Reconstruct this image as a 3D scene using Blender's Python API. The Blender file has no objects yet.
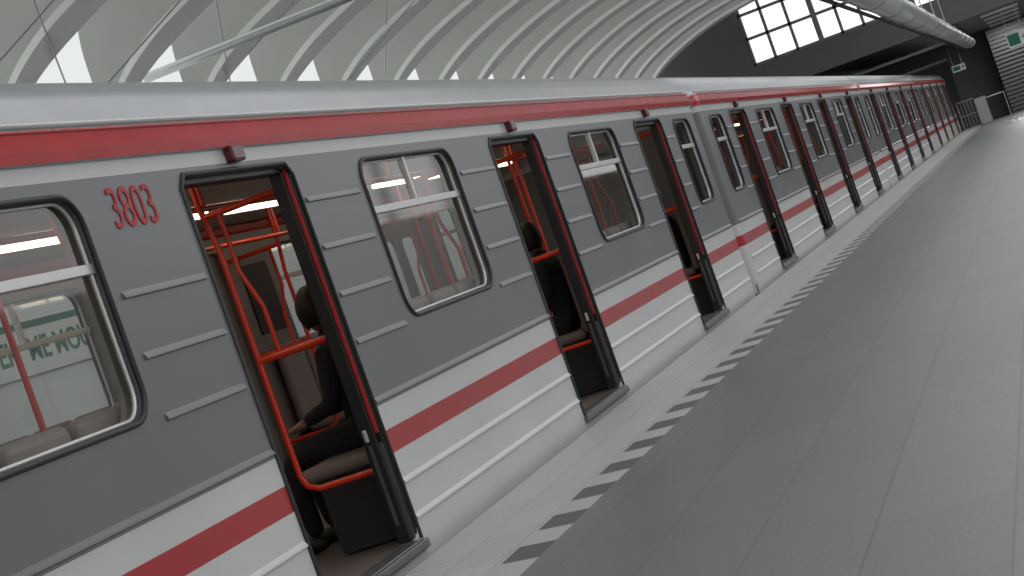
import bpy, bmesh, math, random
from mathutils import Vector, Matrix
random.seed(4)
S = bpy.context.scene
COL = S.collection
PZ = -0.06      # platform level (door sill = 0)
TX = -3.34      # outer face of the train
CL, PITCH = 18.9, 19.2
DOORS = [1.95 + 4.6*i for i in range(4)]
DW, DH = 1.2, 1.89

# ------------------------------------------------------------------ materials
def nm(name):
    m = bpy.data.materials.new(name); m.use_nodes = True
    return m, m.node_tree.nodes, m.node_tree.links, m.node_tree.nodes['Principled BSDF']
def mat(name, col, rough=.5, metal=0., noise=.0, nscale=6., emit=None, es=0., bump=0.):
    m, n, l, b = nm(name)
    b.inputs['Base Color'].default_value = (*col, 1)
    b.inputs['Roughness'].default_value = rough
    b.inputs['Metallic'].default_value = metal
    if noise > 0 or bump > 0:
        tc = n.new('ShaderNodeTexCoord'); t = n.new('ShaderNodeTexNoise')
        t.inputs['Scale'].default_value = nscale; t.inputs['Detail'].default_value = 6
        l.new(tc.outputs['Object'], t.inputs['Vector'])
        if noise > 0:
            mx = n.new('ShaderNodeMix'); mx.data_type = 'RGBA'
            mx.inputs[6].default_value = tuple(c*(1-noise) for c in col)+(1,)
            mx.inputs[7].default_value = tuple(min(1, c*(1+noise)) for c in col)+(1,)
            l.new(t.outputs['Fac'], mx.inputs[0]); l.new(mx.outputs[2], b.inputs['Base Color'])
        if bump > 0:
            bp = n.new('ShaderNodeBump'); bp.inputs['Strength'].default_value = bump
            bp.inputs['Distance'].default_value = .01
            l.new(t.outputs['Fac'], bp.inputs['Height']); l.new(bp.outputs['Normal'], b.inputs['Normal'])
    if emit:
        b.inputs['Emission Color'].default_value = (*emit, 1)
        b.inputs['Emission Strength'].default_value = es
    return m

GREY = (.150, .154, .161); WHITE = (.53, .53, .525); RED = (.36, .018, .022)
def livery():
    m, n, l, b = nm('painted_body')
    b.inputs['Specular IOR Level'].default_value = .5
    tc = n.new('ShaderNodeTexCoord'); sp = n.new('ShaderNodeSeparateXYZ')
    l.new(tc.outputs['Object'], sp.inputs[0])
    mr = n.new('ShaderNodeMapRange'); mr.inputs[1].default_value = -.2; mr.inputs[2].default_value = 2.2
    l.new(sp.outputs['Z'], mr.inputs[0])
    r = n.new('ShaderNodeValToRGB'); r.color_ramp.interpolation = 'CONSTANT'
    e = r.color_ramp.elements
    f = lambda z: (z+.2)/2.4
    e[0].position = 0; e[0].color = (*WHITE, 1)
    e[1].position = f(.425); e[1].color = (*RED, 1)
    for z, c in ((.54, WHITE), (.655, GREY), (1.92, WHITE)):
        k = e.new(f(z)); k.color = (*c, 1)
    l.new(mr.outputs[0], r.inputs[0])
    t = n.new('ShaderNodeTexNoise'); t.inputs['Scale'].default_value = 1.6; t.inputs['Detail'].default_value = 4
    mp = n.new('ShaderNodeMapping'); mp.inputs['Scale'].default_value = (1, 1, .5)
    l.new(tc.outputs['Object'], mp.inputs[0]); l.new(mp.outputs[0], t.inputs['Vector'])
    m2 = n.new('ShaderNodeMapRange'); m2.inputs[3].default_value = .88; m2.inputs[4].default_value = 1.1
    l.new(t.outputs['Fac'], m2.inputs[0])
    mx = n.new('ShaderNodeVectorMath'); mx.operation = 'SCALE'
    l.new(r.outputs[0], mx.inputs[0]); l.new(m2.outputs[0], mx.inputs['Scale'])
    l.new(mx.outputs[0], b.inputs['Base Color'])
    r2 = n.new('ShaderNodeMapRange'); r2.inputs[3].default_value = .24; r2.inputs[4].default_value = .4
    l.new(t.outputs['Fac'], r2.inputs[0]); l.new(r2.outputs[0], b.inputs['Roughness'])
    return m
M = {}
M['body'] = livery()
M['red'] = mat('red_paint', (.46, .02, .025), .2, noise=.2, nscale=4, bump=.15)
M['roof'] = mat('roof_silver', (.38, .39, .405), .3, .3, noise=.15, nscale=3, bump=.1)
M['black'] = mat('black_rubber', (.014, .014, .015), .45)
M['alu'] = mat('aluminium', (.62, .62, .61), .35, .6)
M['step'] = mat('step_metal', (.2, .2, .2), .4, .8, noise=.3, nscale=20)
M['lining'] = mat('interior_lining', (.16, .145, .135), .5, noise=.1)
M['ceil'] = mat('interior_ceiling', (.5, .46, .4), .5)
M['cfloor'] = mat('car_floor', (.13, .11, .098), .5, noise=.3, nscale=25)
M['rail'] = mat('handrail_red', (.74, .05, .016), .25)
M['seat'] = mat('seat_shell', (.2, .165, .15), .5)
M['tube'] = mat('fluorescent_tube', (.8, .7, .55), .4, emit=(1, .82, .62), es=3.4)
M['lamp'] = mat('indicator_lens', (.09, .008, .01), .25)
M['dark'] = mat('underframe_black', (.025, .025, .027), .7)
M['digits'] = mat('number_red', (.40, .022, .025), .5)
M['conc'] = mat('rib_concrete', (.40, .405, .39), .6, noise=.1, nscale=1.5)
M['flange'] = mat('rib_flange_lit_tone', (.74, .75, .73), .5, noise=.08, nscale=1.5)  # lit look of the rib edges put into a paler colour
M['steel'] = mat('grey_steel', (.4, .41, .42), .35, .5)
M['mullion'] = mat('window_mullion', (.16, .165, .17), .5)
M['duct'] = mat('duct_silver', (.6, .62, .63), .28, .5, noise=.15, nscale=5)
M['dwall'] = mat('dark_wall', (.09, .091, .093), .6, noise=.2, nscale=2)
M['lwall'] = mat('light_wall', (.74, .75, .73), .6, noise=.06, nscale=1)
M['bed'] = mat('ballast', (.12, .117, .115), .9, noise=.5, nscale=20)
M['louver'] = mat('louver_dark', (.1, .105, .112), .5)
M['sgreen'] = mat('sign_green', (.01, .11, .07), .5, emit=(.02, .5, .2), es=.03)
M['swhite'] = mat('sign_white', (.75, .76, .74), .5)
M['cloth'] = mat('dark_cloth', (.016, .016, .019), .85, noise=.4, nscale=30)
M['skin'] = mat('skin', (.36, .21, .15), .5)
M['hair'] = mat('hair', (.012, .009, .007), .6, noise=.4, nscale=60)
M['shoe'] = mat('shoe', (.02, .018, .016), .5)
M['eye'] = mat('eye_white', (.6, .6, .58), .3)
M['lip'] = mat('lip', (.35, .12, .1), .5)

def glass():
    m, n, l, b = nm('window_glass')
    n.remove(b)
    tr = n.new('ShaderNodeBsdfTransparent'); tr.inputs[0].default_value = (.92, .94, .93, 1)
    gl = n.new('ShaderNodeBsdfGlossy'); gl.inputs['Roughness'].default_value = .04
    lw = n.new('ShaderNodeLayerWeight'); lw.inputs[0].default_value = .5   # facing = 1-cos
    pw = n.new('ShaderNodeMath'); pw.operation = 'POWER'; pw.inputs[1].default_value = 4.5
    ma = n.new('ShaderNodeMath'); ma.operation = 'MULTIPLY_ADD'; ma.inputs[1].default_value = .9; ma.inputs[2].default_value = .08
    l.new(lw.outputs['Facing'], pw.inputs[0]); l.new(pw.outputs[0], ma.inputs[0])
    mx = n.new('ShaderNodeMixShader')
    l.new(ma.outputs[0], mx.inputs[0]); l.new(tr.outputs[0], mx.inputs[1]); l.new(gl.outputs[0], mx.inputs[2])
    l.new(mx.outputs[0], n['Material Output'].inputs[0])
    return m
M['glass'] = glass()
def skinmat():
    m, n, l, b = nm('vault_panel')
    b.inputs['Base Color'].default_value = (.82, .84, .81, 1); b.inputs['Roughness'].default_value = .6
    t = n.new('ShaderNodeBsdfTranslucent'); t.inputs[0].default_value = (.80, .82, .79, 1)
    mx = n.new('ShaderNodeMixShader'); mx.inputs[0].default_value = .75
    l.new(b.outputs[0], mx.inputs[1]); l.new(t.outputs[0], mx.inputs[2])
    l.new(mx.outputs[0], n['Material Output'].inputs[0])
    return m
M['vault'] = skinmat()
def slabs(name, c1, c2, mort, bw, bh, msize=.006, rough=.5):
    m, n, l, b = nm(name)
    tc = n.new('ShaderNodeTexCoord'); mp = n.new('ShaderNodeMapping')
    mp.inputs['Rotation'].default_value = (0, 0, math.radians(90))
    br = n.new('ShaderNodeTexBrick'); br.inputs['Scale'].default_value = 1
    br.inputs['Brick Width'].default_value = bw; br.inputs['Row Height'].default_value = bh
    br.inputs['Mortar Size'].default_value = msize; br.inputs['Mortar Smooth'].default_value = .3
    br.inputs['Color1'].default_value = (*c1, 1); br.inputs['Color2'].default_value = (*c2, 1)
    br.inputs['Mortar'].default_value = (*mort, 1)
    l.new(tc.outputs['Object'], mp.inputs[0]); l.new(mp.outputs[0], br.inputs['Vector'])
    t = n.new('ShaderNodeTexNoise'); t.inputs['Scale'].default_value = 70; t.inputs['Detail'].default_value = 3
    l.new(tc.outputs['Object'], t.inputs['Vector'])
    mr = n.new('ShaderNodeMapRange'); mr.inputs[3].default_value = .70; mr.inputs[4].default_value = 1.30
    l.new(t.outputs['Fac'], mr.inputs[0])
    mx = n.new('ShaderNodeVectorMath'); mx.operation = 'SCALE'
    l.new(br.outputs['Color'], mx.inputs[0]); l.new(mr.outputs[0], mx.inputs['Scale'])
    l.new(mx.outputs[0], b.inputs['Base Color'])
    b.inputs['Roughness'].default_value = rough
    return m
M['slab'] = slabs('platform_slab', (.153, .158, .166), (.168, .173, .181), (.112, .116, .122), .9, .45, .005, .42)
M['coping'] = slabs('platform_coping', (.44, .435, .43), (.47, .465, .46), (.33, .325, .32), .6, .295)
def hazard():
    m, n, l, b = nm('edge_marking')
    tc = n.new('ShaderNodeTexCoord'); sp = n.new('ShaderNodeSeparateXYZ'); l.new(tc.outputs['Object'], sp.inputs[0])
    a = n.new('ShaderNodeMath'); a.operation = 'MULTIPLY_ADD'; a.inputs[1].default_value = .5
    l.new(sp.outputs['X'], a.inputs[0]); l.new(sp.outputs['Y'], a.inputs[2])
    d = n.new('ShaderNodeMath'); d.operation = 'DIVIDE'; d.inputs[1].default_value = .6; l.new(a.outputs[0], d.inputs[0])
    f = n.new('ShaderNodeMath'); f.operation = 'FRACT'; l.new(d.outputs[0], f.inputs[0])
    g = n.new('ShaderNodeMath'); g.operation = 'GREATER_THAN'; g.inputs[1].default_value = .5; l.new(f.outputs[0], g.inputs[0])
    mx = n.new('ShaderNodeMix'); mx.data_type = 'RGBA'
    mx.inputs[6].default_value = (.105, .108, .113, 1); mx.inputs[7].default_value = (.44, .435, .43, 1)
    l.new(g.outputs[0], mx.inputs[0]); l.new(mx.outputs[2], b.inputs['Base Color'])
    b.inputs['Roughness'].default_value = .6
    return m
M['hazard'] = hazard()

# ------------------------------------------------------------------ helpers
def link(ob, parent=None):
    COL.objects.link(ob)
    if parent: ob.parent = parent
    return ob
def empty(name, loc=(0, 0, 0)):
    e = bpy.data.objects.new(name, None); e.empty_display_size = .3; e.location = loc
    return link(e)
def box(bm, x0, x1, y0, y1, z0, z1, mi=0):
    v = [bm.verts.new((x, y, z)) for x in (x0, x1) for y in (y0, y1) for z in (z0, z1)]
    for q in ((0, 1, 3, 2), (4, 6, 7, 5), (0, 4, 5, 1), (2, 3, 7, 6), (0, 2, 6, 4), (1, 5, 7, 3)):
        f = bm.faces.new([v[i] for i in q]); f.material_index = mi
def obj(name, bm, mats, parent=None, smooth=False, bevel=0, loc=None):
    bmesh.ops.recalc_face_normals(bm, faces=bm.faces)
    me = bpy.data.meshes.new(name); bm.to_mesh(me); bm.free()
    for m in mats: me.materials.append(M[m])
    if smooth:
        for p in me.polygons: p.use_smooth = True
    ob = link(bpy.data.objects.new(name, me), parent)
    if loc: ob.location = loc
    if bevel:
        b = ob.modifiers.new('bevel', 'BEVEL'); b.width = bevel; b.segments = 3; b.limit_method = 'ANGLE'
    return ob
def boxes(name, lst, m, parent=None, bevel=0):
    bm = bmesh.new()
    for b in lst: box(bm, *b)
    return obj(name, bm, [m], parent, bevel=bevel)
def rrect(y0, y1, z0, z1, r, n=6):
    P = []
    for cy, cz, a in ((y1-r, z1-r, 0), (y0+r, z1-r, 90), (y0+r, z0+r, 180), (y1-r, z0+r, 270)):
        for k in range(n+1):
            t = math.radians(a+90*k/n); P.append((cy+r*math.cos(t), cz+r*math.sin(t)))
    return P
def curve_mesh(cu, name):
    ob = bpy.data.objects.new('tmp', cu); COL.objects.link(ob)
    dg = bpy.context.evaluated_depsgraph_get(); dg.update()
    me = bpy.data.meshes.new_from_object(ob.evaluated_get(dg))
    me.name = name
    bpy.data.objects.remove(ob); bpy.data.curves.remove(cu)
    return me
def plate(name, loops, lo, hi, m, parent=None, axis='x'):
    cu = bpy.data.curves.new('c', 'CURVE'); cu.dimensions = '2D'; cu.fill_mode = 'BOTH'
    cu.extrude = (hi-lo)/2
    for L in loops:
        s = cu.splines.new('POLY'); s.points.add(len(L)-1); s.use_cyclic_u = True
        for p, c in zip(s.points, L): p.co = (c[0], c[1], 0, 1)
    me = curve_mesh(cu, name)
    mid = (hi+lo)/2
    for v in me.vertices:
        u, w, t = v.co
        v.co = (mid+t, u, w) if axis == 'x' else (u, mid-t, w)
    me.materials.clear(); me.materials.append(M[m])
    for p in me.polygons: p.use_smooth = False
    return link(bpy.data.objects.new(name, me), parent)
def tubes(name, paths, m, parent=None):
    cu = bpy.data.curves.new('c', 'CURVE'); cu.dimensions = '3D'
    cu.bevel_depth = 1; cu.bevel_resolution = 2; cu.use_fill_caps = True
    for pts, r, cyc in paths:
        s = cu.splines.new('POLY'); s.points.add(len(pts)-1); s.use_cyclic_u = cyc
        for p, c in zip(s.points, pts): p.co = (*c, 1); p.radius = r
    me = curve_mesh(cu, name); me.materials.clear(); me.materials.append(M[m])
    for p in me.polygons: p.use_smooth = True
    return link(bpy.data.objects.new(name, me), parent)
def text(name, s, size, m, parent, loc, rot, ext=.002, bold=0, sx=1):
    cu = bpy.data.curves.new('t', 'FONT'); cu.body = s; cu.size = size; cu.extrude = ext; cu.offset = bold
    cu.align_x = 'CENTER'; cu.align_y = 'CENTER'
    me = curve_mesh(cu, name); me.materials.clear(); me.materials.append(M[m])
    ob = link(bpy.data.objects.new(name, me), parent); ob.location = loc; ob.rotation_euler = rot; ob.scale = (sx, 1, 1)
    return ob

# ------------------------------------------------------------------ metro car
WINS = [(d+DW+.9, d+DW+2.5) for d in DOORS[:3]]
ENDW = [(.5, 1.35), (CL-1.35, CL-.5)]
WZ0, WZ1 = 1.0, 1.87
def build_car():
    car = empty('metro_car')
    W = 2.7
    y0, y1 = .12, CL-.12
    allw = WINS+ENDW
    def loops(z0, z1, g=0, ya=y0, yb=y1):
        L = [[(ya, z0), (yb, z0), (yb, z1), (ya, z1)]]
        for d in DOORS: L.append(rrect(d-g, d+DW+g, 0, DH+g, .07, 4))
        for a, b in allw: L.append(rrect(a, b, WZ0, WZ1, .13))
        return L
    for side, xo in (('platform_side', 0.), ('track_side', -W)):
        s = 1 if xo == 0 else -1
        pl = sorted((xo, xo-.02*s)); pi = sorted((xo-.02*s, xo-.10*s))
        plate('body_'+side, loops(-.1, 2.0), pl[0], pl[1], 'body', car)
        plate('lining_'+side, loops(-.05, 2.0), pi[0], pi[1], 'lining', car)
        # pressed ribs in the sheet metal
        bm = bmesh.new()
        def rib(ya, yb, z, p=.013):
            pr = [(0, -.010), (p, -.005), (p*.9, .004), (0, .022)]
            A = [bm.verts.new((xo+a*s, ya, z+b)) for a, b in pr]; B = [bm.verts.new((xo+a*s, yb, z+b)) for a, b in pr]
            for i in range(3): bm.faces.new((A[i], B[i], B[i+1], A[i+1]))
            bm.faces.new(A); bm.faces.new(B)
        spans = [(.14, DOORS[0]-.03)]+[(DOORS[i]+DW+.03, DOORS[i+1]-.03) for i in range(3)]+[(DOORS[3]+DW+.03, CL-.14)]
        for a, b in spans:
            for z in (.685, .28, .10): rib(a, b, z)
            w = [q for q in allw if q[0] > a and q[1] < b][0]
            for z in (1.70, 1.46, 1.22, .98):
                if w[0]-a > .5: rib(a+.04, w[0]-.1, z)
                if b-w[1] > .5 and not (z == 1.70 and abs(b-DOORS[1]+.03) < .01): rib(w[1]+.1, b-.04, z)
        obj('ribs_'+side, bm, ['body'], car)
        # window furniture
        tb = []; al = []
        for a, b in allw:
            tb.append(([(xo+.003*s, y, z) for y, z in rrect(a, b, WZ0, WZ1, .13)], .012, True))
            xa, xb = sorted((xo-.045*s, xo-.012*s))
            vz = 1.60
            al += [(xa, xb, a+.005, b-.005, vz-.028, vz+.012)]
            if b-a > 1:
                al += [(xa, xb, (a+b)/2-.018, (a+b)/2+.018, vz, WZ1-.005)]
        tubes('window_rubber_'+side, tb, 'black', car)
        tubes('window_inner_rim_'+side, [([(xo-.028*s, y, z) for y, z in rrect(a+.018, b-.018, WZ0+.018, WZ1-.016, .11)], .009, True) for a, b in allw], 'alu', car)
        boxes('window_bars_'+side, al, 'alu', car, bevel=.004)
        bm = bmesh.new()
        for a, b in allw:
            bm.faces.new([bm.verts.new((xo-.03*s, y, z)) for y, z in rrect(a+.005, b-.005, WZ0+.005, WZ1-.005, .12)])
        obj('window_panes_'+side, bm, ['glass'], car)
        # door surrounds
        tubes('door_seal_'+side, [([(xo+.002*s, d-.008, -.03), (xo+.002*s, d-.008, DH-.05), (xo+.002*s, d+.05, DH+.008), (xo+.002*s, d+DW-.05, DH+.008), (xo+.002*s, d+DW+.008, DH-.05), (xo+.002*s, d+DW+.008, -.03)], .012, False) for d in DOORS], 'black', car)
        xs = sorted((xo-.12*s, xo+.03*s))
        boxes('door_sill_'+side, [(xs[0], xs[1], d-.03, d+DW+.03, -.045, -.002) for d in DOORS]+[(xs[0]+.03, xs[1]-.01, d, d+DW, -.002, .008) for d in DOORS], 'step', car, bevel=.005)
        boxes('door_lamp_'+side, [(min(xo-.01*s, xo+.045*s), max(xo-.01*s, xo+.045*s), d+.53, d+.66, 1.925, 2.0) for d in DOORS], 'lamp', car, bevel=.012)
        if s == 1:   # doors open: leaf edges stand in the opening
            xx = (-.1, -.03)
            boxes('door_leaf_edge', [(xx[0], xx[1], d, d+.03, .008, DH-.01) for d in DOORS]+[(xx[0], xx[1], d+DW-.04, d+DW, .008, DH-.01) for d in DOORS]
                  + [(xx[0]-.01, xx[1], d, d+DW, DH-.03, DH+.01) for d in DOORS]
                  + [(-.028, -.002, d+DW-.012, d+DW, .008, DH-.02) for d in DOORS], 'black', car, bevel=.006)
            boxes('door_edge_trim', [(-.026, -.012, d+DW-.03, d+DW-.012, .55, DH-.02) for d in DOORS], 'digits', car)
            boxes('door_kick_guard', [(-.032, -.012, d+DW-.03, d+DW-.012, .02, .5) for d in DOORS]+[(-.075, -.06, d+DW-.052, d+DW-.04, .1, .5) for d in DOORS], 'step', car)
            boxes('door_latch', [(-.08, -.06, d+DW-.06, d+DW-.04, .52, .58) for d in DOORS], 'alu', car, bevel=.006)
        else:        # doors closed on the track side
            xa, xb = -W+.03, -W+.06
            for i, d in enumerate(DOORS):
                for k in (0, 1):
                    a = d+k*.6
                    plate('door_leaf', [[(a+.004, 0.01), (a+.596, 0.01), (a+.596, DH), (a+.004, DH)], rrect(a+.1, a+.5, .85, 1.65, .07, 4)], xa, xb, 'lining', car)
            bm = bmesh.new()
            for d in DOORS:
                for k in (0, 1):
                    a = d+k*.6; bm.faces.new([bm.verts.new((-W+.045, y, z)) for y, z in ((a+.1, .85), (a+.5, .85), (a+.5, 1.65), (a+.1, 1.65))])
            obj('door_glass', bm, ['glass'], car)
    # roof + gutter stripe section
    half = [(-.005, 1.99, 1), (.024, 1.995, 0), (.030, 2.04, 0), (.020, 2.105, 0), (.026, 2.112, 0), (.01, 2.125, 1), (-.03, 2.14, 1), (-.04, 2.17, 1), (-.07, 2.25, 1), (-.14, 2.33, 1), (-.26, 2.40, 1), (-.45, 2.46, 1), (-.8, 2.52, 1), (-1.35, 2.55, 1)]
    sec = half + [(-W-x, z, None) for x, z, _ in reversed(half[:-1])]
    ns = len(sec)-1
    cols = [0 if 1 <= i <= 4 or ns-5 <= i <= ns-2 else 1 for i in range(ns)]
    bm = bmesh.new(); rows = []
    for y, k in ((0, .86), (.05, .95), (.15, 1.), (CL-.15, 1.), (CL-.05, .95), (0+CL, .86)):
        rows.append([bm.verts.new((-1.35+(x+1.35)*(k if z > 2.14 else 1-(1-k)*.35), y, 2.0+(z-2.0)*k)) for x, z, _ in sec])
    for r in range(len(rows)-1):
        for i in range(ns):
            f = bm.faces.new((rows[r][i], rows[r][i+1], rows[r+1][i+1], rows[r+1][i])); f.material_index = cols[i]; f.smooth = not (cols[i] == 0)
    for r in (rows[0], rows[-1]):
        f = bm.faces.new(r); f.material_index = 1
    obj('roof_shell', bm, ['red', 'roof'], car)
    boxes('roof_vents', [(-1.75, -.95, y, y+1.1, 2.53, 2.62) for y in (1.5, 5.3, 9.0, 12.8, 16.3)], 'roof', car, bevel=.03)
    tubes('roof_gutter_lip', [([(-.012, .2, 2.150), (-.012, CL-.2, 2.150)], .012, False), ([(-W+.012, .2, 2.150), (-W+.012, CL-.2, 2.150)], .012, False)], 'alu', car)
    # rounded car ends
    bm = bmesh.new()
    for ye, sg in ((0, 1), (CL, -1)):
        pts = [(.0-.12*(1-math.cos(t)), .12-.12*math.sin(t)) for t in [math.radians(15*k) for k in range(7)]]
        pts = pts + [(-W-x, y) for x, y in reversed(pts)]
        lo = [bm.verts.new((x, ye+sg*y, -.1)) for x, y in pts]; hi = [bm.verts.new((x, ye+sg*y, 2.0)) for x, y in pts]
        for i in range(len(pts)-1):
            f = bm.faces.new((lo[i], lo[i+1], hi[i+1], hi[i])); f.smooth = True
    obj('car_end', bm, ['body'], car)
    boxes('car_end_door', [(-1.75, -.95, -.015, .03, .02, 1.85), (-1.75, -.95, CL-.03, CL+.015, .02, 1.85)], 'lining', car, bevel=.01)
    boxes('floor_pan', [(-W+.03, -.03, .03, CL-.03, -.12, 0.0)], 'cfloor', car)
    boxes('inner_ceiling', [(-W+.1, -.1, .05, CL-.05, 2.08, 2.12)], 'ceil', car)
    tl = []
    for x in (-.8, -1.9):
        y = .7
        while y < CL-1: tl.append((x-.045, x+.045, y, y+1.1, 2.045, 2.08)); y += 1.5
    boxes('ceiling_tubes', tl, 'tube', car, bevel=.01)
    boxes('underframe', [(-2.45, -.25, .6, CL-.6, -.75, -.12), (-1.6, -1.1, -.15, CL+.15, -.55, -.3)], 'dark', car)
    bm = bmesh.new()
    for y in (2.3, 4.4, 14.5, 16.6):
        for x in (-.6, -2.1):
            bmesh.ops.create_cone(bm, cap_ends=True, segments=24, radius1=.39, radius2=.39, depth=.13, matrix=Matrix.Translation((x, y, -.81)) @ Matrix.Rotation(math.pi/2, 4, 'Y'))
    obj('wheels', bm, ['dark'], car)
    # seats
    bm = bmesh.new(); bp = bmesh.new()
    segs = [(d+DW+.22, d+4.6-.22) for d in DOORS[:3]]+[(.25, DOORS[0]-.22), (DOORS[3]+DW+.22, CL-.25)]
    for a, b in segs:
        n = max(2, round((b-a)/.5)); w = (b-a)/n
        for side in (0, 1):
            X = (lambda p, q: (-q, -p)) if side == 0 else (lambda p, q: (-W+p, -W+q))
            for k in range(n):
                ya, yb = a+k*w+.03, a+(k+1)*w-.03
                box(bm, *X(.2, .62), ya, yb, .38, .46)
                box(bm, *X(.13, .21), ya, yb, .42, 1.09)
            X2 = X(.12, .5)
            box(bp, *X2, a, b, .01, .38)
    obj('seats', bm, ['seat'], car, bevel=.038)
    obj('seat_plinths', bp, ['dark'], car)
    # handrails
    P = []; R = .0165
    for d in DOORS:
        for y, o in ((d-.09, -1), (d+DW+.09, 1)):
            for s in (0, 1):
                f = (lambda x: x) if s == 0 else (lambda x: -W-x)
                P.append(([(f(-.55), y, 2.08), (f(-.55), y, 1.86), (f(-.52), y, 1.6), (f(-.52), y, .46), (f(-.5), y, .4), (f(-.44), y, .37), (f(-.1), y, .37)], R, False))
                P.append(([(f(-.1), y, 1.05), (f(-.52), y, 1.05)], R*1.15, False))
                P.append(([(f(-.1), y, 1.80), (f(-.55), y, 1.80)], R, False))
                P.append(([(f(-.46), y, 1.80), (f(-.46), y, 1.5), (f(-.40), y, 1.3), (f(-.40), y, 1.05)], R*.8, False))
    for x in (-.62, -2.08):
        P.append(([(x, .6, 1.86), (x, CL-.6, 1.86)], R, False))
        for k in range(13): P.append(([(x, .9+k*1.43, 1.86), (x, .9+k*1.43, 2.08)], R*.8, False))
    for d in DOORS[:3]:
        P.append(([(-.66, d+2.9, .44), (-.66, d+2.9, 2.08)], R, False)); P.append(([(-2.04, d+2.9, .44), (-2.04, d+2.9, 2.08)], R, False))
    for d in DOORS: P.append(([(-1.35, d+.6, .0), (-1.35, d+.6, 2.08)], R, False))
    tubes('handrails', P, 'rail', car)
    boxes('advert_frames', [(-W+.1, -W+.115, d+DW+.25, d+DW+.75, 1.2, 1.75) for d in DOORS[:3]], 'dark', car, bevel=.005)
    return car
car = build_car()
car.location = (TX, .6, 0)
parts = list(car.children)
cars = [car]
for i in range(1, 4):
    c = empty('metro_car', (TX, .6+PITCH*i, 0)); cars.append(c)
    for p in parts:
        q = p.copy(); q.parent = c; COL.objects.link(q)
text('fleet_number', '3803', .235, 'digits', car, (.003, 6.08, 1.79), (math.pi/2, 0, math.pi/2), bold=.0, sx=.84)

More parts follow.
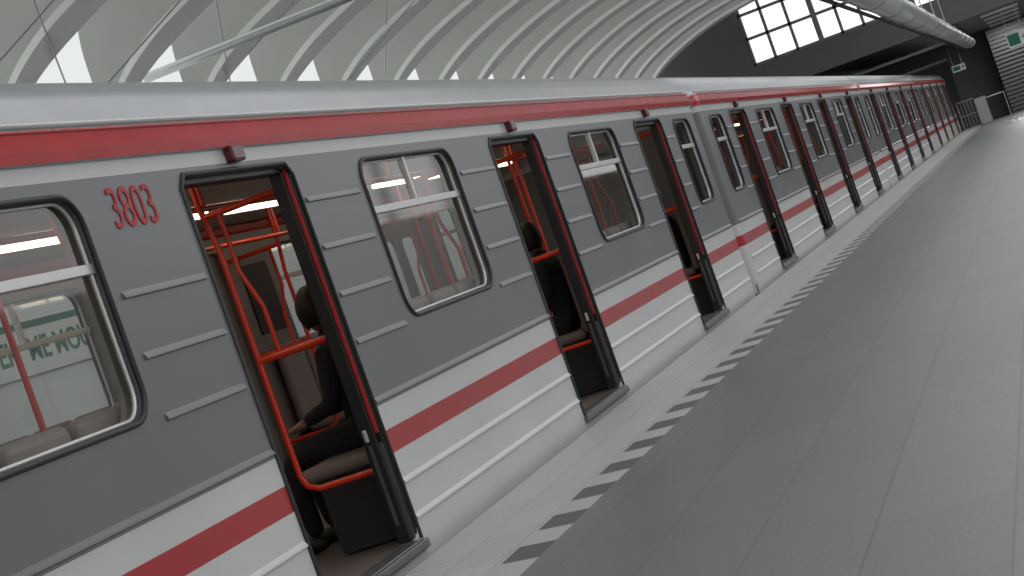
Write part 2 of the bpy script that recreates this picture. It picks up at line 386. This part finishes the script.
# ------------------------------------------------------------------ people
def person(name, loc, rotz, top='cloth', look=0.):
    e = empty(name, loc); e.rotation_euler = (0, 0, rotz)
    V = []; E = []; Rr = []
    def v(p, r, par=None):
        V.append(p); Rr.append(r); i = len(V)-1
        if par is not None: E.append((par, i))
        return i
    pel = v((0, .0, .56), (.15, .12))
    sp = v((0, -.02, .72), (.14, .115), pel); ch = v((0, .0, .9), (.165, .12), sp); up = v((0, .03, 1.0), (.14, .1), ch)
    nk = v((0, .05, 1.08), (.06, .06), up); hb = v((0, .065, 1.13), (.055, .055), nk)
    for s in (-1, 1):
        sh = v((.17*s, .03, .985), (.07, .07), up); el = v((.235*s, .06, .74), (.052, .052), sh)
        w = v((.13*s, .28, .69), (.036, .036), el)
        hp = v((.09*s, .03, .54), (.1, .1), pel); kn = v((.13*s, .42, .54), (.075, .07), hp)
        cf = v((.13*s, .45, .34), (.062, .062), kn); an = v((.13*s, .43, .1), (.048, .048), cf)
    me = bpy.data.meshes.new('body'); me.from_pydata(V, E, []); me.materials.append(M[top])
    o = link(bpy.data.objects.new('clothed_body', me), e)
    sk = o.modifiers.new('skin', 'SKIN'); sd = o.modifiers.new('sub', 'SUBSURF'); sd.levels = sd.render_levels = 2
    for i, d in enumerate(me.skin_vertices[0].data): d.radius = Rr[i]; d.use_root = (i == 0)
    bm = bmesh.new()
    for s in (-1, 1):
        bmesh.ops.create_uvsphere(bm, u_segments=16, v_segments=10, radius=1, matrix=Matrix.Translation((.13*s, .5, .065)) @ Matrix.Diagonal((.045, .135, .045, 1)))
    obj('shoes', bm, ['shoe'], e, smooth=True)
    for s in (-1, 1):
        V = []; E = []; Rr = []
        b = v((.13*s, .28, .69), .028); pm = v((.115*s, .345, .675), (.038, .02), b); pk = v((.11*s, .375, .668), (.038, .018), pm)
        for k, ln in enumerate((.07, .08, .075, .058)):
            x = .11*s+(k-1.5)*.021*s
            a = v((x, .385, .667), .0095, pk); c = v((x, .385+ln*.5, .655), .009, a); v((x, .385+ln*.85, .632), .008, c)
        t = v((.085*s, .34, .67), .0115, pm); t2 = v((.066*s, .372, .66), .010, t); v((.063*s, .4, .65), .0085, t2)
        me = bpy.data.meshes.new('hand'); me.from_pydata(V, E, []); me.materials.append(M['skin'])
        o = link(bpy.data.objects.new('hand', me), e)
        o.modifiers.new('skin', 'SKIN'); sd = o.modifiers.new('sub', 'SUBSURF'); sd.levels = sd.render_levels = 1
        for i, d in enumerate(me.skin_vertices[0].data):
            d.radius = Rr[i] if isinstance(Rr[i], tuple) else (Rr[i], Rr[i]); d.use_root = (i == 0)
    bm = bmesh.new()
    bmesh.ops.create_uvsphere(bm, u_segments=28, v_segments=20, radius=1)
    for q in bm.verts:
        x, y, z = q.co
        w = 1-.22*max(0, -z)-.05*max(0, z); q.co = (x*.075*w, y*.095*(1-.12*max(0, -z)), z*.118)
        if abs(x) < .25 and y > .8 and -.35 < z < .1: q.co.y += .018*(1-abs(x)/.25)
        if y > .5 and -.95 < z < -.6: q.co.y += .012
    for s in (-1, 1):
        bmesh.ops.create_uvsphere(bm, u_segments=10, v_segments=8, radius=1, matrix=Matrix.Translation((.076*s, -.005, -.01)) @ Matrix.Diagonal((.012, .02, .032, 1)))
    h = obj('head', bm, ['skin'], e, smooth=True); h.location = (0, .085, 1.225); h.rotation_euler = (-.2, 0, look)
    bm = bmesh.new()
    for s in (-1, 1): bmesh.ops.create_uvsphere(bm, u_segments=10, v_segments=8, radius=.012, matrix=Matrix.Translation((.03*s, .083, .012)))
    obj('eyes', bm, ['eye'], h, smooth=True)
    bm = bmesh.new(); bmesh.ops.create_uvsphere(bm, u_segments=12, v_segments=8, radius=1, matrix=Matrix.Translation((0, .084, -.062)) @ Matrix.Diagonal((.024, .012, .007, 1)))
    obj('mouth', bm, ['lip'], h, smooth=True)
    bm = bmesh.new(); bmesh.ops.create_uvsphere(bm, u_segments=28, v_segments=20, radius=1)
    for q in list(bm.verts):
        if q.co.y > .25 and q.co.z < .45 or q.co.z < -.85: bm.verts.remove(q)
    for q in bm.verts: q.co = (q.co.x*.092, q.co.y*.112-.008, q.co.z*.13+.008)
    hr = obj('hair', bm, ['hair'], h, smooth=True)
    so = hr.modifiers.new('s', 'SOLIDIFY'); so.thickness = .008
    return e
fz = math.pi/2     # local +y -> world -x
person('seated_passenger', (TX-.37, 9.15, -.02), fz, look=-1.3)
person('seated_passenger', (TX-.37, 13.55, -.02), fz, look=-1.2)
person('seated_passenger', (TX-.37, 5.75, -.02), fz, look=-.6)
person('seated_passenger', (TX-2.33, 14.6, -.02), -fz)
person('seated_passenger', (TX-.37, 18.3, -.02), fz, look=-1)

# ------------------------------------------------------------------ platform
bm = bmesh.new(); box(bm, -2.43, 9, -10, 79, PZ-.25, PZ); obj('floor', bm, ['slab'])
bm = bmesh.new(); box(bm, -3.25, -2.63, -10, 79, PZ-.25, PZ); obj('floor_coping', bm, ['coping'])
bm = bmesh.new(); box(bm, -2.63, -2.43, -10, 79, PZ-.25, PZ); obj('floor_edge_marking', bm, ['hazard'])
bm = bmesh.new(); box(bm, -3.05, 9, -10, 79, -1.3, PZ-.25); obj('floor_base', bm, ['lwall'])
bm = bmesh.new(); box(bm, -11.4, -3.05, -10, 79, -1.4, -1.3); obj('floor_track_bed', bm, ['bed'])
rl = []
for xc in (TX-1.35, TX-1.35-3.9):
    for g in (-.76, .76): rl.append((xc+g-.035, xc+g+.035, -10, 78.9, -1.3, -1.2))
boxes('track_rails', rl, 'step')

# ------------------------------------------------------------------ hall shell
YE = 61.
bm = bmesh.new(); box(bm, -11.7, -11.4, -10, 79, -1.4, 3.4); obj('wall_left', bm, ['lwall'])
bm = bmesh.new(); box(bm, 9, 9.2, -10, 79, -1.3, 3.0); obj('wall_right', bm, ['lwall'])
bm = bmesh.new(); box(bm, -11.7, 9.2, -10.3, -10, -1.4, 5.0); obj('wall_back', bm, ['lwall'])
def smoothline(P, n=6):
    out = []
    for i in range(len(P)-1):
        p0 = P[max(i-1, 0)]; p1 = P[i]; p2 = P[i+1]; p3 = P[min(i+2, len(P)-1)]
        for k in range(n):
            t = k/n
            out.append(tuple(.5*((2*p1[j])+(-p0[j]+p2[j])*t+(2*p0[j]-5*p1[j]+4*p2[j]-p3[j])*t*t+(-p0[j]+3*p1[j]-3*p2[j]+p3[j])*t**3) for j in (0, 1)))
    out.append(P[-1]); return out
OUTW = smoothline([(-11.4, 3.4), (-11.45, 4.6), (-11.45, 5.8), (-11.1, 6.9), (-10.1, 7.7), (-8.3, 8.2), (-5.8, 8.5), (-3, 8.6)])
OUT = smoothline([(-11.42, 4.5), (-11.47, 5.2), (-11.4, 6.0), (-11.0, 7.0), (-10.1, 7.68), (-8.3, 8.18), (-5.8, 8.48), (-3, 8.58)])
INN = smoothline([(-11.40, 4.5), (-11.15, 4.95), (-10.6, 5.35), (-9.7, 5.75), (-8.6, 6.08), (-7.2, 6.32), (-5.3, 6.45), (-3, 6.5)])
bm = bmesh.new()
A = [bm.verts.new((x, -10, z)) for x, z in OUTW]; B = [bm.verts.new((x, YE, z)) for x, z in OUTW]
for i in range(len(OUTW)-1):
    bm.faces.new((A[i], A[i+1], B[i+1], B[i])).smooth = True
ceil = obj('ceiling', bm, ['vault'])
bm = bmesh.new()
for k in range(25):
    yc = 59.5-2.8*k
    to = .08
    o0, o1 = [[bm.verts.new((x+.01, yc+s*to, z-.02)) for x, z in OUT] for s in (-1, 1)]
    i0, i1 = [[bm.verts.new((x, yc+s*to, z)) for x, z in INN] for s in (-1, 1)]
    for j in range(len(OUT)-1):
        bm.faces.new((o0[j], o0[j+1], i0[j+1], i0[j])); bm.faces.new((o1[j], i1[j], i1[j+1], o1[j+1]))
        bm.faces.new((o0[j], o1[j], o1[j+1], o0[j+1]))
    bm.faces.new((o0[-1], i0[-1], i1[-1], o1[-1]))
    # edge flange: a flat strip that widens with height
    n = len(INN); strips = []
    for q, (dx, dz) in enumerate(((0, 0), (.03, -.09))):
        for s in (-1, 1):
            strips.append([bm.verts.new((x+dx, yc+s*(.09+.27*min(1, j/15)), z+dz)) for j, (x, z) in enumerate(INN)])
    a0, a1, b0, b1 = strips
    for j in range(n-1):
        for p, q in ((a0, b0), (b0, b1), (b1, a1), (a1, a0)):
            f = bm.faces.new((p[j], p[j+1], q[j+1], q[j])); f.material_index = 1
obj('vault_ribs', bm, ['conc', 'flange'], ceil)
bm = bmesh.new(); box(bm, -3.2, -2.8, -10, YE, 6.3, 8.8); obj('ring_beam', bm, ['conc'], ceil, bevel=.05)
boxes('skylight_beams', [(-2.8, 9.2, y, y+.15, 6.9, 7.2) for y in range(-10, 60, 5)]+[(9.0, 9.2, y, y+.15, 3.0, 7.2) for y in range(-10, 60, 5)], 'steel', ceil)
tubes('tie_rod', [([(-11.4, 24.5, 5.25), (-3, 24.5, 5.2)], .07, False)], 'duct', ceil)
tubes('vault_cables', [([(-11.3, y, 4.3), (-8.5, y+1.5, 6.2)], .012, False) for y in (18, 21, 24.5, 29.5)]+[([(-11.3, y, 4.8), (-9.3, y-4, 6.0)], .012, False) for y in (22, 27, 34)], 'steel', ceil)

wz0, wz1 = 4.35, 8.0
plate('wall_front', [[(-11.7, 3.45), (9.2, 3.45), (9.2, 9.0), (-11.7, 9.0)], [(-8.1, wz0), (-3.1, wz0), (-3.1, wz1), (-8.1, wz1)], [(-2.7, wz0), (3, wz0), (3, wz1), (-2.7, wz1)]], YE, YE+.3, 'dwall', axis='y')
boxes('window_1', [(x-.045, x+.045, YE+.05, YE+.2, wz0, wz1) for x in (-8.05, -7.35, -6.6, -5.8, -5.1, -4.4, -3.75)]+[(-8.1, -3.1, YE+.05, YE+.2, z-.045, z+.045) for z in (wz0+.04, 5.25, 6.05, 6.8)]+[(-5.88, -5.72, YE-.02, YE+.24, wz0, wz1)], 'mullion')
boxes('window_2', [(x-.045, x+.045, YE+.05, YE+.2, wz0, wz1) for x in (-2.0, -1.3, -.6, .1, .8, 1.5, 2.2)]+[(-2.7, 3, YE+.05, YE+.2, z-.045, z+.045) for z in (5.25, 6.05, 6.8)], 'mullion')
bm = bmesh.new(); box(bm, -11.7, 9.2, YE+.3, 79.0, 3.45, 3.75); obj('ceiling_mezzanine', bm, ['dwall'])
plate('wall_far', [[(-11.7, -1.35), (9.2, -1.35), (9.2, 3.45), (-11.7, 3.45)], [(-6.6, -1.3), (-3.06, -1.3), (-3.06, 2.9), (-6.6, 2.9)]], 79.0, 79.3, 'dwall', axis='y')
boxes('wall_tunnel', [(-6.8, -6.6, 79.3, 90, -1.3, 3.0), (-3.06, -2.9, 79.3, 90, -1.3, 3.0), (-6.8, -2.9, 79.3, 90, 3.0, 3.1), (-6.8, -2.9, 90, 90.1, -1.3, 3.0)], 'dark')
lv = [(-1.25, 5.0, 76.9, 77.0, PZ, 3.4)]+[(-1.25, 5.0, 76.82, 76.9, PZ+.1+k*.16, PZ+.18+k*.16) for k in range(21)]
boxes('wall_louvred', lv, 'louver')
# duct beam
bm = bmesh.new()
sec = [(.25*math.cos(t), .2*math.sin(t)) for t in [2*math.pi*k/24 for k in range(24)]]
A = [bm.verts.new((x, 0, z)) for x, z in sec]; B = [bm.verts.new((x, 75.5, z)) for x, z in sec]
for i in range(24): bm.faces.new((A[i], A[(i+1) % 24], B[(i+1) % 24], B[i])).smooth = True
bm.faces.new(A); bm.faces.new(B)
d = empty('ventilation_duct', (-1.93, 0, 3.1)); obj('duct_shell', bm, ['duct'], d)
tubes('duct_joints', [([(x*1.02, y, z*1.02) for x, z in sec], .012, True) for y in range(2, 75, 4)], 'steel', d)
tubes('duct_hangers', [([(0, y, .18), (0, y, .34 if y > YE else 3.9)], .015, False) for y in range(4, 75, 6)], 'steel', d)
tubes('duct_rail', [([(-.2, 0, -.2), (-.2, 75.5, -.2)], .03, False)], 'dark', d)

def exit_sign(x, y, z, w, h, top):
    e = empty('exit_sign', (x, y, z))
    boxes('case', [(-w/2, w/2, 0, .08, -h/2, h/2)], 'swhite', e, bevel=.01)
    boxes('green_field', [(-w/2+.04, w*.12, -.006, 0, -h/2+.05, h/2-.05)], 'sgreen', e)
    tubes('arrow', [([(w*.2, -.01, 0), (w*.42, -.01, 0)], .015, False), ([(w*.33, -.01, .07), (w*.42, -.01, 0), (w*.33, -.01, -.07)], .015, False)], 'sgreen', e)
    tubes('hangers', [([(s*w*.35, .04, h/2), (s*w*.35, .04, top-z)], .012, False) for s in (-1, 1)], 'steel', e)
exit_sign(-.15, 62, 2.36, .64, .46, 3.45)
exit_sign(-2.55, 74, 2.3, .5, .26, 3.45)
e = empty('platform_end_gate', (-2.6, 74.5, PZ))
boxes('cabinet', [(.15, .6, 0, .4, 0, 1.05)], 'steel', e, bevel=.03)
tubes('frame', [([(-.5, .2, 0), (-.5, .2, 1.1), (.15, .2, 1.1)], .025, False), ([(-.5, .2, .55), (.15, .2, .55)], .02, False)]+[([(-.5+k*.13, .2, .1), (-.5+k*.13, .2, 1.1)], .012, False) for k in range(1, 5)]+[([(.6, .2, .95), (1.3, .2, .95), (1.3, .2, 0)], .025, False)], 'steel', e)
e = empty('station_name_board', (-11.38, 20.3, 2.0))
boxes('panel', [(0, .04, -3.2, 3.2, -.32, .32)], 'swhite', e, bevel=.01)
boxes('green_band', [(.04, .045, -3.2, 3.2, .22, .3)], 'sgreen', e)
text('lettering', 'PROSEK  ME MOU', .38, 'sgreen', e, (.046, -1.35, -.04), (math.pi/2, 0, math.pi/2), bold=.006)

# ------------------------------------------------------------------ light
w = bpy.data.worlds.new('overcast'); S.world = w; w.use_nodes = True
w.node_tree.nodes['Background'].inputs[0].default_value = (.98, .99, 1, 1)
w.node_tree.nodes['Background'].inputs[1].default_value = 1.27
for y in (63, 67, 71, 75.5):  # fill lamps added to brighten the dark far end under the mezzanine
    ob = empty('added_fill_lamp', (-.4, y, 3.43)); boxes('fill_lamp_housing', [(-.6, .6, -.08, .08, -.05, .02)], 'swhite', ob)
    L = bpy.data.lights.new('light', 'AREA'); L.shape = 'RECTANGLE'; L.size = 1.1; L.size_y = .12; L.energy = 80; L.color = (1, .97, .93)
    lo = link(bpy.data.objects.new('light', L), ob); lo.location = (0, 0, -.06)

# ------------------------------------------------------------------ camera
f = 1887.; psi = math.atan(564.4/f); p = math.atan(27/f); th = math.radians(19.5)
F = Vector((-math.sin(psi)*math.cos(p), math.cos(psi)*math.cos(p), -math.sin(p)))
R0 = Vector((math.cos(psi), math.sin(psi), 0)); U0 = R0.cross(F)
X = math.cos(th)*R0-math.sin(th)*U0; Y = math.sin(th)*R0+math.cos(th)*U0; Z = -F
cd = bpy.data.cameras.new('camera'); cam = link(bpy.data.objects.new('camera', cd))
cam.matrix_world = Matrix(((X.x, Y.x, Z.x, 0), (X.y, Y.y, Z.y, 0), (X.z, Y.z, Z.z, 1.11), (0, 0, 0, 1)))
cd.sensor_width = 36; cd.lens = f/1024*36; cd.clip_end = 500
S.camera = cam
S.view_settings.view_transform = 'Standard'
